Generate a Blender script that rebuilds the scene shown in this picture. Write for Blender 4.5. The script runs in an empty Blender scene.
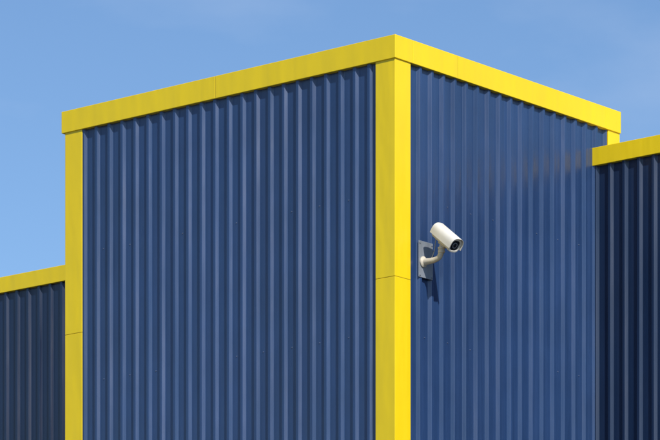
import bpy, bmesh, math, random
from mathutils import Vector, Matrix
random.seed(4)
scene = bpy.context.scene
scene.view_settings.view_transform = 'Standard'
scene.view_settings.look = 'None'
scene.view_settings.exposure = 0

# ------------------------------------------------------------ sun / sky
ROT = math.atan2(-0.6420, 0.7667)
SUN_AZ_LOCAL = Vector((0.895, -0.446, 0)).normalized()
SUN_ELEV = math.radians(40)
R = Matrix.Rotation(ROT, 3, 'Z')
h = R @ SUN_AZ_LOCAL
sunvec = Vector((h.x*math.cos(SUN_ELEV), h.y*math.cos(SUN_ELEV), math.sin(SUN_ELEV)))
w = bpy.data.worlds.new("World"); scene.world = w; w.use_nodes = True
nt = w.node_tree; nt.nodes.clear()
out = nt.nodes.new('ShaderNodeOutputWorld'); bg = nt.nodes.new('ShaderNodeBackground')
sky = nt.nodes.new('ShaderNodeTexSky'); sky.sky_type = 'NISHITA'; sky.sun_disc = False
sky.sun_elevation = SUN_ELEV; sky.sun_rotation = math.atan2(sunvec.x, sunvec.y)
sky.air_density = 1.0; sky.dust_density = 0.05; sky.ozone_density = 6.0
tc = nt.nodes.new('ShaderNodeTexCoord')
mp = nt.nodes.new('ShaderNodeMapping'); mp.inputs['Scale'].default_value = (1, 1, 2.2)
nz = nt.nodes.new('ShaderNodeTexNoise'); nz.inputs['Scale'].default_value = 9; nz.inputs['Detail'].default_value = 6
nz.inputs['Roughness'].default_value = 0.5
cr = nt.nodes.new('ShaderNodeValToRGB'); cr.color_ramp.elements[0].position = 0.48; cr.color_ramp.elements[1].position = 0.95
cr.color_ramp.elements[1].color = (0.4, 0.4, 0.4, 1)
mix = nt.nodes.new('ShaderNodeMixRGB'); mix.inputs['Color2'].default_value = (5.6, 6.3, 7.6, 1)
nt.links.new(tc.outputs['Generated'], mp.inputs[0]); nt.links.new(mp.outputs[0], nz.inputs[0])
nt.links.new(nz.outputs['Fac'], cr.inputs[0]); nt.links.new(cr.outputs[0], mix.inputs['Fac'])
nt.links.new(sky.outputs[0], mix.inputs['Color1']); nt.links.new(mix.outputs[0], bg.inputs[0])
bg.inputs[1].default_value = 0.128
nt.links.new(bg.outputs[0], out.inputs[0])
sl = bpy.data.lights.new("sun", 'SUN'); sl.energy = 4.4; sl.angle = math.radians(1.0); sl.color = (1, 0.95, 0.88)
so = bpy.data.objects.new("sun", sl); scene.collection.objects.link(so)
so.rotation_euler = sunvec.to_track_quat('Z', 'Y').to_euler(); so.location = (10, -20, 60)

# ------------------------------------------------------------ materials
def new_mat(name):
    m = bpy.data.materials.new(name); m.use_nodes = True
    return m, m.node_tree, m.node_tree.nodes['Principled BSDF']

def painted_metal(name, col, rough=0.35, sheet=None, var=0.10, streak=0.12, bump=0.15, coat=0.0, spec=0.5):
    m, n, b = new_mat(name)
    tc = n.nodes.new('ShaderNodeTexCoord')
    # long vertical weather streaks
    mp = n.nodes.new('ShaderNodeMapping'); mp.inputs['Scale'].default_value = (9, 9, 0.35)
    n.links.new(tc.outputs['Object'], mp.inputs[0])
    a = n.nodes.new('ShaderNodeTexNoise'); a.inputs['Scale'].default_value = 1.0; a.inputs['Detail'].default_value = 5
    n.links.new(mp.outputs[0], a.inputs[0])
    c = n.nodes.new('ShaderNodeTexNoise'); c.inputs['Scale'].default_value = 1.3; c.inputs['Detail'].default_value = 8
    c.inputs['Roughness'].default_value = 0.65
    n.links.new(tc.outputs['Object'], c.inputs[0])
    def rng(src, lo, hi, a0=0.3, a1=0.7):
        r = n.nodes.new('ShaderNodeMapRange'); n.links.new(src, r.inputs[0])
        r.inputs[1].default_value = a0; r.inputs[2].default_value = a1
        r.inputs[3].default_value = lo; r.inputs[4].default_value = hi; return r.outputs[0]
    def mul(x, y):
        q = n.nodes.new('ShaderNodeMath'); q.operation = 'MULTIPLY'; n.links.new(x, q.inputs[0]); n.links.new(y, q.inputs[1]); return q.outputs[0]
    f = mul(rng(a.outputs['Fac'], 1-streak, 1+streak), rng(c.outputs['Fac'], 1-var, 1+var))
    if sheet:
        sx = n.nodes.new('ShaderNodeSeparateXYZ'); n.links.new(tc.outputs['Object'], sx.inputs[0])
        ad = n.nodes.new('ShaderNodeMath'); ad.operation = 'SUBTRACT'
        n.links.new(sx.outputs[1], ad.inputs[0]); n.links.new(sx.outputs[0], ad.inputs[1])
        dv = n.nodes.new('ShaderNodeMath'); dv.operation = 'DIVIDE'; dv.inputs[1].default_value = sheet
        n.links.new(ad.outputs[0], dv.inputs[0])
        fl = n.nodes.new('ShaderNodeMath'); fl.operation = 'FLOOR'; n.links.new(dv.outputs[0], fl.inputs[0])
        wn = n.nodes.new('ShaderNodeTexWhiteNoise'); wn.noise_dimensions = '1D'; n.links.new(fl.outputs[0], wn.inputs['W'])
        f = mul(f, rng(wn.outputs['Value'], 0.92, 1.08, 0, 1))
    hs = n.nodes.new('ShaderNodeHueSaturation'); hs.inputs['Color'].default_value = (*col, 1)
    n.links.new(f, hs.inputs['Value']); n.links.new(hs.outputs[0], b.inputs['Base Color'])
    n.links.new(rng(a.outputs['Fac'], rough-0.08, rough+0.12), b.inputs['Roughness'])
    b.inputs['Specular IOR Level'].default_value = spec
    if coat:
        b.inputs['Coat Weight'].default_value = coat
        n.links.new(rng(a.outputs['Fac'], 0.18, 0.34), b.inputs['Coat Roughness'])
    # oil canning + fine orange peel
    e = n.nodes.new('ShaderNodeTexNoise'); e.inputs['Scale'].default_value = 2.2; e.inputs['Detail'].default_value = 2
    mp2 = n.nodes.new('ShaderNodeMapping'); mp2.inputs['Scale'].default_value = (1.8, 1.8, 0.5)
    n.links.new(tc.outputs['Object'], mp2.inputs[0]); n.links.new(mp2.outputs[0], e.inputs[0])
    bp = n.nodes.new('ShaderNodeBump'); bp.inputs['Strength'].default_value = bump; bp.inputs['Distance'].default_value = 0.06
    n.links.new(e.outputs['Fac'], bp.inputs['Height']); n.links.new(bp.outputs[0], b.inputs['Normal'])
    if coat: n.links.new(bp.outputs[0], b.inputs['Coat Normal'])
    return m

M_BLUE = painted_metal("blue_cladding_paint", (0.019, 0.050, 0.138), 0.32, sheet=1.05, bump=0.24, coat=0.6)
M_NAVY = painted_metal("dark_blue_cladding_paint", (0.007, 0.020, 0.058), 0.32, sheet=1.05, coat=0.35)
M_YEL = painted_metal("yellow_trim_paint", (0.95, 0.68, 0.006), 0.40, var=0.03, streak=0.02, bump=0.2)
M_ROOF = painted_metal("roof_membrane", (0.22, 0.22, 0.21), 0.8)
M_JOINT = painted_metal("joint_shadow_gap", (0.25, 0.17, 0.01), 0.6)
M_CONC = painted_metal("concrete_plinth", (0.32, 0.31, 0.29), 0.85)
M_WHITE = painted_metal("cctv_white_paint", (0.72, 0.69, 0.61), 0.5, var=0.08, streak=0.06, bump=0.03)
M_CREAM = painted_metal("cctv_aged_cream_paint", (0.60, 0.54, 0.43), 0.5, var=0.14, bump=0.03)
M_GALV = painted_metal("galvanised_plate", (0.30, 0.33, 0.37), 0.45, var=0.15, bump=0.05)
M_GALV.node_tree.nodes['Principled BSDF'].inputs['Metallic'].default_value = 0.35
M_SCREW = painted_metal("screw_head_metal", (0.11, 0.14, 0.22), 0.4)
M_RUB = painted_metal("cable_rubber", (0.45, 0.44, 0.40), 0.6)
mg, n_, b_ = new_mat("camera_glass"); b_.inputs['Base Color'].default_value = (0.015, 0.018, 0.022, 1)
b_.inputs['Roughness'].default_value = 0.06
M_GLASS = mg

def ground_mat():
    m, n, b = new_mat("asphalt_yard")
    tc = n.nodes.new('ShaderNodeTexCoord')
    a = n.nodes.new('ShaderNodeTexNoise'); a.inputs['Scale'].default_value = 0.15; a.inputs['Detail'].default_value = 12
    n.links.new(tc.outputs['Object'], a.inputs[0])
    r = n.nodes.new('ShaderNodeValToRGB'); r.color_ramp.elements[0].color = (0.05, 0.05, 0.05, 1)
    r.color_ramp.elements[1].color = (0.13, 0.125, 0.11, 1)
    n.links.new(a.outputs['Fac'], r.inputs[0]); n.links.new(r.outputs[0], b.inputs['Base Color'])
    b.inputs['Roughness'].default_value = 0.9
    return m

# ------------------------------------------------------------ helpers
def empty(name, loc=(0, 0, 0), rz=0, parent=None):
    o = bpy.data.objects.new(name, None); scene.collection.objects.link(o)
    o.location = loc; o.rotation_euler = (0, 0, rz); o.parent = parent; o.empty_display_size = 0.3
    return o

def mesh_obj(name, verts, faces, mat, parent, smooth=False):
    me = bpy.data.meshes.new(name); me.from_pydata(verts, [], faces); me.materials.append(mat)
    bm = bmesh.new(); bm.from_mesh(me); bmesh.ops.recalc_face_normals(bm, faces=bm.faces); bm.to_mesh(me); bm.free()
    if smooth: me.shade_smooth()
    o = bpy.data.objects.new(name, me); scene.collection.objects.link(o); o.parent = parent
    return o

def box(name, x0, x1, y0, y1, z0, z1, mat, parent, bev=0.004):
    v = [(x, y, z) for x in (x0, x1) for y in (y0, y1) for z in (z0, z1)]
    f = [(0, 1, 3, 2), (4, 6, 7, 5), (0, 4, 5, 1), (2, 3, 7, 6), (0, 2, 6, 4), (1, 5, 7, 3)]
    o = mesh_obj(name, v, f, mat, parent)
    if bev:
        m = o.modifiers.new('bevel', 'BEVEL'); m.width = bev; m.segments = 2
    return o

PITCH = 0.21; DEPTH = 0.036
# one rib period: (distance, height): pan, rising web, crown, falling web
PROF = [(0.0, 0.0), (0.122, 0.0), (0.148, DEPTH), (0.184, DEPTH)]

def profile(L, off=0.0):
    pts = []
    k = -1
    while k*PITCH < L + PITCH:
        for s, d in PROF:
            pts.append((k*PITCH+s+off, d))
        k += 1
    res = []
    for (s0, d0), (s1, d1) in zip(pts, pts[1:]):
        if s1 <= 0 or s0 >= L: continue
        if s0 < 0: d0 = d0+(d1-d0)*(0-s0)/(s1-s0); s0 = 0
        if s1 > L: d1 = d0+(d1-d0)*(L-s0)/(s1-s0); s1 = L
        if not res: res.append((s0, d0))
        res.append((s1, d1))
    return res

def cladding(name, p0, p1, nrm, z0, z1, mat, parent, off=0.0):
    """trapezoidal sheet along p0->p1, pans on that line, crowns standing out along nrm"""
    p0 = Vector(p0); p1 = Vector(p1); d = (p1-p0); L = d.length; d.normalize(); nrm = Vector(nrm)
    pr = profile(L, off); v = []; f = []
    for s, q in pr:
        p = p0 + d*s + nrm*q
        v += [(p.x, p.y, z0), (p.x, p.y, z1)]
    for i in range(len(pr)-1):
        f.append((2*i, 2*i+2, 2*i+3, 2*i+1))
    me = bpy.data.meshes.new(name); me.from_pydata(v, [], f); me.materials.append(mat)
    bm = bmesh.new(); bm.from_mesh(me)
    for fc in bm.faces:
        fc.normal_update()
        if fc.normal.dot(Vector((nrm.x, nrm.y, 0))) < 0: fc.normal_flip()
    ed = [e for e in bm.edges if len(e.link_faces) == 2]
    bmesh.ops.bevel(bm, geom=ed, offset=0.005, segments=3, affect='EDGES', profile=0.5)
    bm.to_mesh(me); bm.free()
    o = bpy.data.objects.new(name, me); scene.collection.objects.link(o); o.parent = parent
    return o

def screws(name, p0, p1, nrm, rows, mat, parent, off=0.0, every=1, prob=1.0, r=0.007):
    bm = bmesh.new()
    p0 = Vector(p0); p1 = Vector(p1); d = p1-p0; L = d.length; d.normalize(); nrm = Vector(nrm)
    for z in rows:
        k = 0
        while True:
            s = k*PITCH+0.06+off; k += 1
            if s > L-0.03: break
            if s < 0.03 or (k % every) or random.random() > prob: continue
            p = p0+d*(s+random.uniform(-.006, .006))+nrm*0.003
            M = Matrix.Translation((p.x, p.y, z+random.uniform(-.008, .008))) @ nrm.to_3d().to_track_quat('Z', 'Y').to_matrix().to_4x4()
            bmesh.ops.create_cone(bm, cap_ends=True, segments=10, radius1=r, radius2=r*0.75, depth=0.009, matrix=M)
    me = bpy.data.meshes.new(name); bm.to_mesh(me); bm.free(); me.materials.append(mat)
    o = bpy.data.objects.new(name, me); scene.collection.objects.link(o); o.parent = parent
    return o

# ------------------------------------------------------------ building
B = empty("warehouse_building", (0.722, 41.4, 0), ROT)
XL = -5.085; YB = 4.29; PW = 0.28
ZT = 13.33; ZF = 13.07        # fascia top / bottom
RC = 0.044                    # pans lie this far behind the trim face
FP = 0.016                    # fascia projects this much

cladding("front_cladding", (XL+PW, RC), (-PW, RC), (0, -1), 0.35, ZF+0.1, M_BLUE, B, off=0.05)
cladding("side_cladding", (-RC, PW), (-RC, YB-PW+0.03), (1, 0), 0.35, ZF+0.1, M_BLUE, B, off=0.03)
cladding("far_side_cladding", (XL+RC, PW), (XL+RC, YB-PW), (-1, 0), 0.35, ZF+0.1, M_BLUE, B)
cladding("rear_cladding", (XL+PW, YB-RC), (-PW, YB-RC), (0, 1), 12.0, ZF+0.1, M_BLUE, B)
# corner posts, in two lengths with a joint at 10.65
def post(nm, x0, x1, y0, y1):
    box(nm+"_lower", x0, x1, y0, y1, 0.30, 10.645, M_YEL, B)
    box(nm+"_upper", x0, x1, y0, y1, 10.649, ZF+0.05, M_YEL, B)
    box(nm+"_joint", x0+.004, x1-.004, y0+.004, y1-.004, 10.60, 10.70, M_JOINT, B, 0)
post("corner_post", -PW, 0, 0, PW)
post("left_post", XL, XL+PW, 0, PW)
post("rear_post", -PW, 0, YB-0.24, YB)
post("rear_left_post", XL, XL+PW, YB-PW, YB)
# fascia (parapet capping) made of lengths with thin joints
def fascia_x(nm, xs, y0, y1, z0, z1):
    for i, (a, b) in enumerate(zip(xs, xs[1:])):
        box(f"{nm}_{i+1}", a+(0.0015 if i else 0), b-(0.0015 if i < len(xs)-2 else 0), y0, y1, z0, z1, M_YEL, B, 0.005)
    for x in xs[1:-1]:
        box(f"{nm}_joint", x-.03, x+.03, y0+.003, y1-.003, z0+.003, z1-.003, M_JOINT, B, 0)
def fascia_y(nm, ys, x0, x1, z0, z1):
    for i, (a, b) in enumerate(zip(ys, ys[1:])):
        box(f"{nm}_{i+1}", x0, x1, a+(0.0015 if i else 0), b-(0.0015 if i < len(ys)-2 else 0), z0, z1, M_YEL, B, 0.005)
    for y in ys[1:-1]:
        box(f"{nm}_joint", x0+.003, x1-.003, y-.03, y+.03, z0+.003, z1-.003, M_JOINT, B, 0)
fascia_x("front_fascia", [XL-FP-.03, -2.66, FP], -FP, 0.30, ZF, ZT)
fascia_y("side_fascia", [0.302, 1.12, YB-0.302], -0.30, FP, ZF, ZT)
fascia_x("rear_fascia", [XL-FP-.03, -2.66, FP], YB-0.30, YB+.004, ZF, ZT)
fascia_y("far_side_fascia", [0.302, YB-0.302], XL-FP-.03, XL+0.30, ZF, ZT)
box("tower_roof", XL+0.2, -0.2, 0.2, YB-0.2, ZF-0.1, ZF+0.1, M_ROOF, B, 0)
box("tower_plinth", XL+0.02, -0.02, 0.02, YB, 0.0, 0.345, M_CONC, B, 0.01)

# low wings behind / beside the tower
WY = 3.845
def wing(nm, x0, x1, ztop, fh, off):
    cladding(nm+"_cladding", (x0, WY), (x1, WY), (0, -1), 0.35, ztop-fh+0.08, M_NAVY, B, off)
    fascia_x(nm+"_fascia", [x0, (x0+x1)/2+ (1.0 if x0 < -10 else 1.7), x1], WY-0.056, WY+0.25, ztop-fh, ztop)
    box(nm+"_roof", x0+.05, x1-.05, WY+0.2, 22, ztop-fh-.1, ztop-fh+0.06, M_ROOF, B, 0)
    box(nm+"_plinth", x0, x1, WY-.02, 22, 0, 0.345, M_CONC, B, 0.01)
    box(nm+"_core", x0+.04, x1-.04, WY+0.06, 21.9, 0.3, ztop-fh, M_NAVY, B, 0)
wing("left_wing", -34.0, XL+0.05+0.0, 12.66, 0.215, 0.0)
wing("right_wing", -0.05, 30.0, 12.81, 0.215, 0.07)
for nm, x, nx, zt in (("left_end_cladding", -34.0, -1, 12.45), ("right_end_cladding", 30.0, 1, 12.6)):
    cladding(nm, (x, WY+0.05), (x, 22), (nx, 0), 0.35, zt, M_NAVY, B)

rows = [1.2, 2.8, 4.4, 6.0, 7.4, 8.75, 10.05, 11.6]
screws("front_screws", (XL+PW, RC), (-PW, RC), (0, -1), rows, M_SCREW, B, 0.05, 2, 0.8)
screws("side_screws", (-RC, PW), (-RC, WY-.1), (1, 0), rows, M_SCREW, B, 0.03, 2, 0.8)

# ------------------------------------------------------------ security camera
C = empty("security_camera", (0, 0, 0), 0, None)
C.location = B.location; C.rotation_euler = B.rotation_euler
CY = 0.50; AZ = 10.885
pl = box("mounting_plate", -RC+DEPTH, -RC+DEPTH+0.008, 0.425, 0.68, 10.71, 11.12, M_GALV, C, 0.003)
XP = -RC+DEPTH+0.008
def lathe(name, prof, M, mat, parent, seg=32):
    v = []; f = []
    for (r, z) in prof:
        for i in range(seg):
            a = 2*math.pi*i/seg; v.append(tuple(M @ Vector((r*math.cos(a), r*math.sin(a), z))))
    for j in range(len(prof)-1):
        for i in range(seg):
            i2 = (i+1) % seg
            f.append((j*seg+i, j*seg+i2, (j+1)*seg+i2, (j+1)*seg+i))
    f.append(tuple(range(seg))[::-1]); f.append(tuple((len(prof)-1)*seg+i for i in range(seg)))
    o = mesh_obj(name, v, f, mat, parent, True)
    m = o.modifiers.new('es', 'EDGE_SPLIT'); m.split_angle = math.radians(35)
    return o
def tube(name, pts, rads, mat, parent, seg=20):
    P = [Vector(p) for p in pts]; path = []
    for i in range(len(P)-1):
        p0 = P[max(i-1, 0)]; p1 = P[i]; p2 = P[i+1]; p3 = P[min(i+2, len(P)-1)]
        for k in range(8):
            t = k/8
            q = 0.5*((2*p1)+(p2-p0)*t+(2*p0-5*p1+4*p2-p3)*t*t+(-p0+3*p1-3*p2+p3)*t**3)
            path.append((q, rads[i]*(1-t)+rads[i+1]*t))
    path.append((P[-1], rads[-1]))
    v = []; f = []; up = Vector((0, 1, 0.01)).normalized()
    for i, (q, r) in enumerate(path):
        a = path[max(i-1, 0)][0]; b = path[min(i+1, len(path)-1)][0]; t = (b-a).normalized()
        s = t.cross(up)
        if s.length < 1e-3: s = t.cross(Vector((1, 0, 0)))
        s.normalize(); u2 = s.cross(t)
        for k in range(seg):
            an = 2*math.pi*k/seg; v.append(tuple(q+(s*math.cos(an)+u2*math.sin(an))*r))
    for j in range(len(path)-1):
        for k in range(seg):
            k2 = (k+1) % seg; f.append((j*seg+k, j*seg+k2, (j+1)*seg+k2, (j+1)*seg+k))
    f.append(tuple(range(seg))[::-1]); f.append(tuple((len(path)-1)*seg+k for k in range(seg)))
    return mesh_obj(name, v, f, mat, parent, True)

Mx = Matrix.Translation((XP, CY, AZ)) @ Matrix.Rotation(math.radians(90), 4, 'Y')
lathe("wall_flange", [(0.060, 0.0), (0.062, 0.004), (0.062, 0.014), (0.056, 0.020), (0.040, 0.030), (0.034, 0.045)], Mx, M_CREAM, C)
tube("bracket_arm", [(XP+0.01, CY, AZ), (XP+0.10, CY, AZ-0.004), (XP+0.18, CY, AZ+0.002), (XP+0.235, CY, AZ+0.025), (XP+0.262, CY, AZ+0.075)],
     [0.040, 0.034, 0.031, 0.031, 0.033], M_CREAM, C)
Mj = Matrix.Translation((XP+0.264, CY, AZ+0.062))
lathe("swivel_joint", [(0.034, 0), (0.040, 0.006), (0.040, 0.028), (0.035, 0.034), (0.035, 0.040), (0.042, 0.046), (0.042, 0.064), (0.02, 0.075)], Mj, M_CREAM, C)
bm = bmesh.new()
for (yy, zz) in ((0.445, 10.735), (0.66, 10.735), (0.445, 11.095), (0.66, 11.095)):
    bmesh.ops.create_cone(bm, cap_ends=True, segments=6, radius1=0.010, radius2=0.009, depth=0.010,
                          matrix=Matrix.Translation((XP+0.004, yy, zz)) @ Matrix.Rotation(math.radians(90), 4, 'Y'))
me = bpy.data.meshes.new("plate_bolts"); bm.to_mesh(me); bm.free(); me.materials.append(M_GALV)
o = bpy.data.objects.new("plate_bolts", me); scene.collection.objects.link(o); o.parent = C

# housing frame: long axis A (pointing direction), side S, up U
dw = Vector((0.55, -0.58, -0.62)).normalized()
A = (R.transposed() @ dw).normalized()
S = A.cross(Vector((0, 0, 1))).normalized(); U = S.cross(A).normalized()
HC = Vector((0.335, CY, 11.100))
HM = Matrix.Translation(HC) @ Matrix((A, S, U)).transposed().to_4x4()
def section(hw, hh, n=40, e=3.0):
    pts = []
    for i in range(n):
        t = 2*math.pi*i/n; c, s = math.cos(t), math.sin(t)
        y = hw*math.copysign(abs(c)**(2/e), c); z = hh*math.copysign(abs(s)**(2/e), s)
        pts.append((y, z))
    return pts
def loft(name, rings, mat, parent):
    v = []; f = []; n = len(rings[0][1])
    for x, pts in rings:
        for (y, z) in pts: v.append(tuple(HM @ Vector((x, y, z))))
    for j in range(len(rings)-1):
        for i in range(n):
            i2 = (i+1) % n; f.append((j*n+i, j*n+i2, (j+1)*n+i2, (j+1)*n+i))
    f.append(tuple(range(n))[::-1]); f.append(tuple((len(rings)-1)*n+i for i in range(n)))
    o = mesh_obj(name, v, f, mat, parent, True)
    m = o.modifiers.new('es', 'EDGE_SPLIT'); m.split_angle = math.radians(40)
    return o
hw, hh = 0.078, 0.076
loft("housing", [(-0.18, section(hw*.80, hh*.80)), (-0.175, section(hw*.93, hh*.93)), (-0.16, section(hw, hh)),
                 (0.140, section(hw, hh)), (0.146, section(hw*1.07, hh*1.07)), (0.168, section(hw*1.07, hh*1.07)), (0.174, section(hw*1.0, hh*1.0)),
                 (0.174, section(hw*.82, hh*.82)), (0.160, section(hw*.78, hh*.78))], M_WHITE, C)
loft("front_window", [(0.150, section(hw*.77, hh*.77)), (0.1625, section(hw*.77, hh*.77))], M_GLASS, C)
LM = HM @ Matrix.Translation((0.1615, 0.0, 0.0)) @ Matrix.Rotation(math.radians(90), 4, 'Y')
lathe("lens_ring", [(0.034, 0), (0.034, 0.006), (0.026, 0.006), (0.026, 0.003), (0.02, 0.003)], LM, M_GALV, C)
lathe("lens", [(0.0255, 0.003), (0.022, 0.008), (0.010, 0.012)], LM, M_GLASS, C)
# sun shield: arched shell over the top and sides, longer than the body
def shell(name, x0, x1, w_, h_, low, th, mat):
    n = 28; prof = []
    prof.append((w_, low))
    for i in range(n+1):
        t = math.pi*i/n; c, s = math.cos(t), math.sin(t)
        prof.append((w_*math.copysign(abs(c)**(2/2.8), c), h_*abs(s)**(2/2.8)))
    prof.append((-w_, low))
    v = []; f = []
    xs = [x0, x0+0.01, x1-0.01, x1]
    for x in xs:
        for (y, z) in prof: v.append(tuple(HM @ Vector((x, y, z))))
    m_ = len(prof)
    for j in range(len(xs)-1):
        for i in range(m_-1):
            f.append((j*m_+i, j*m_+i+1, (j+1)*m_+i+1, (j+1)*m_+i))
    o = mesh_obj(name, v, f, mat, C, True)
    md = o.modifiers.new('s', 'SOLIDIFY'); md.thickness = th; md.offset = 1
    e = o.modifiers.new('es', 'EDGE_SPLIT'); e.split_angle = math.radians(40)
    return o
shell("sun_shield", -0.190, 0.192, hw+0.010, hh+0.014, -0.035, 0.004, M_WHITE)
fp = HM.inverted() @ Vector((XP+0.264, CY, AZ+0.14))
loft("housing_foot", [(fp.x-0.055, [(y, z-hh-0.008) for y, z in section(0.030, 0.014, 24)]),
                      (fp.x+0.055, [(y, z-hh-0.008) for y, z in section(0.030, 0.014, 24)])], M_CREAM, C)
tube("tilt_knuckle", [(XP+0.264, CY, AZ+0.10), (XP+0.268, CY, AZ+0.13), tuple(HM @ Vector((fp.x, 0, -hh-0.005)))], [0.032, 0.030, 0.028], M_CREAM, C)
rear = HM @ Vector((-0.17, 0.0, -0.02))
tube("cable", [tuple(rear), tuple(rear+Vector((-0.015, 0.0, -0.05))), (XP+0.16, CY, AZ+0.10), (XP+0.12, CY, AZ+0.02)], [0.005]*4, M_RUB, C, 10)

# ------------------------------------------------------------ ground
g = mesh_obj("ground", [(-3000, -3000, 0), (3000, -3000, 0), (3000, 3000, 0), (-3000, 3000, 0)], [(0, 1, 2, 3)], ground_mat(), None)
g.location.z = -0.004

# ------------------------------------------------------------ camera
cd = bpy.data.cameras.new("camera"); co = bpy.data.objects.new("camera", cd); scene.collection.objects.link(co)
co.location = (0, 0, 1.6); co.rotation_euler = (math.radians(90), 0, 0)
cd.sensor_width = 36; cd.lens = 203.2; cd.shift_y = 1.318; cd.clip_end = 8000
scene.camera = co
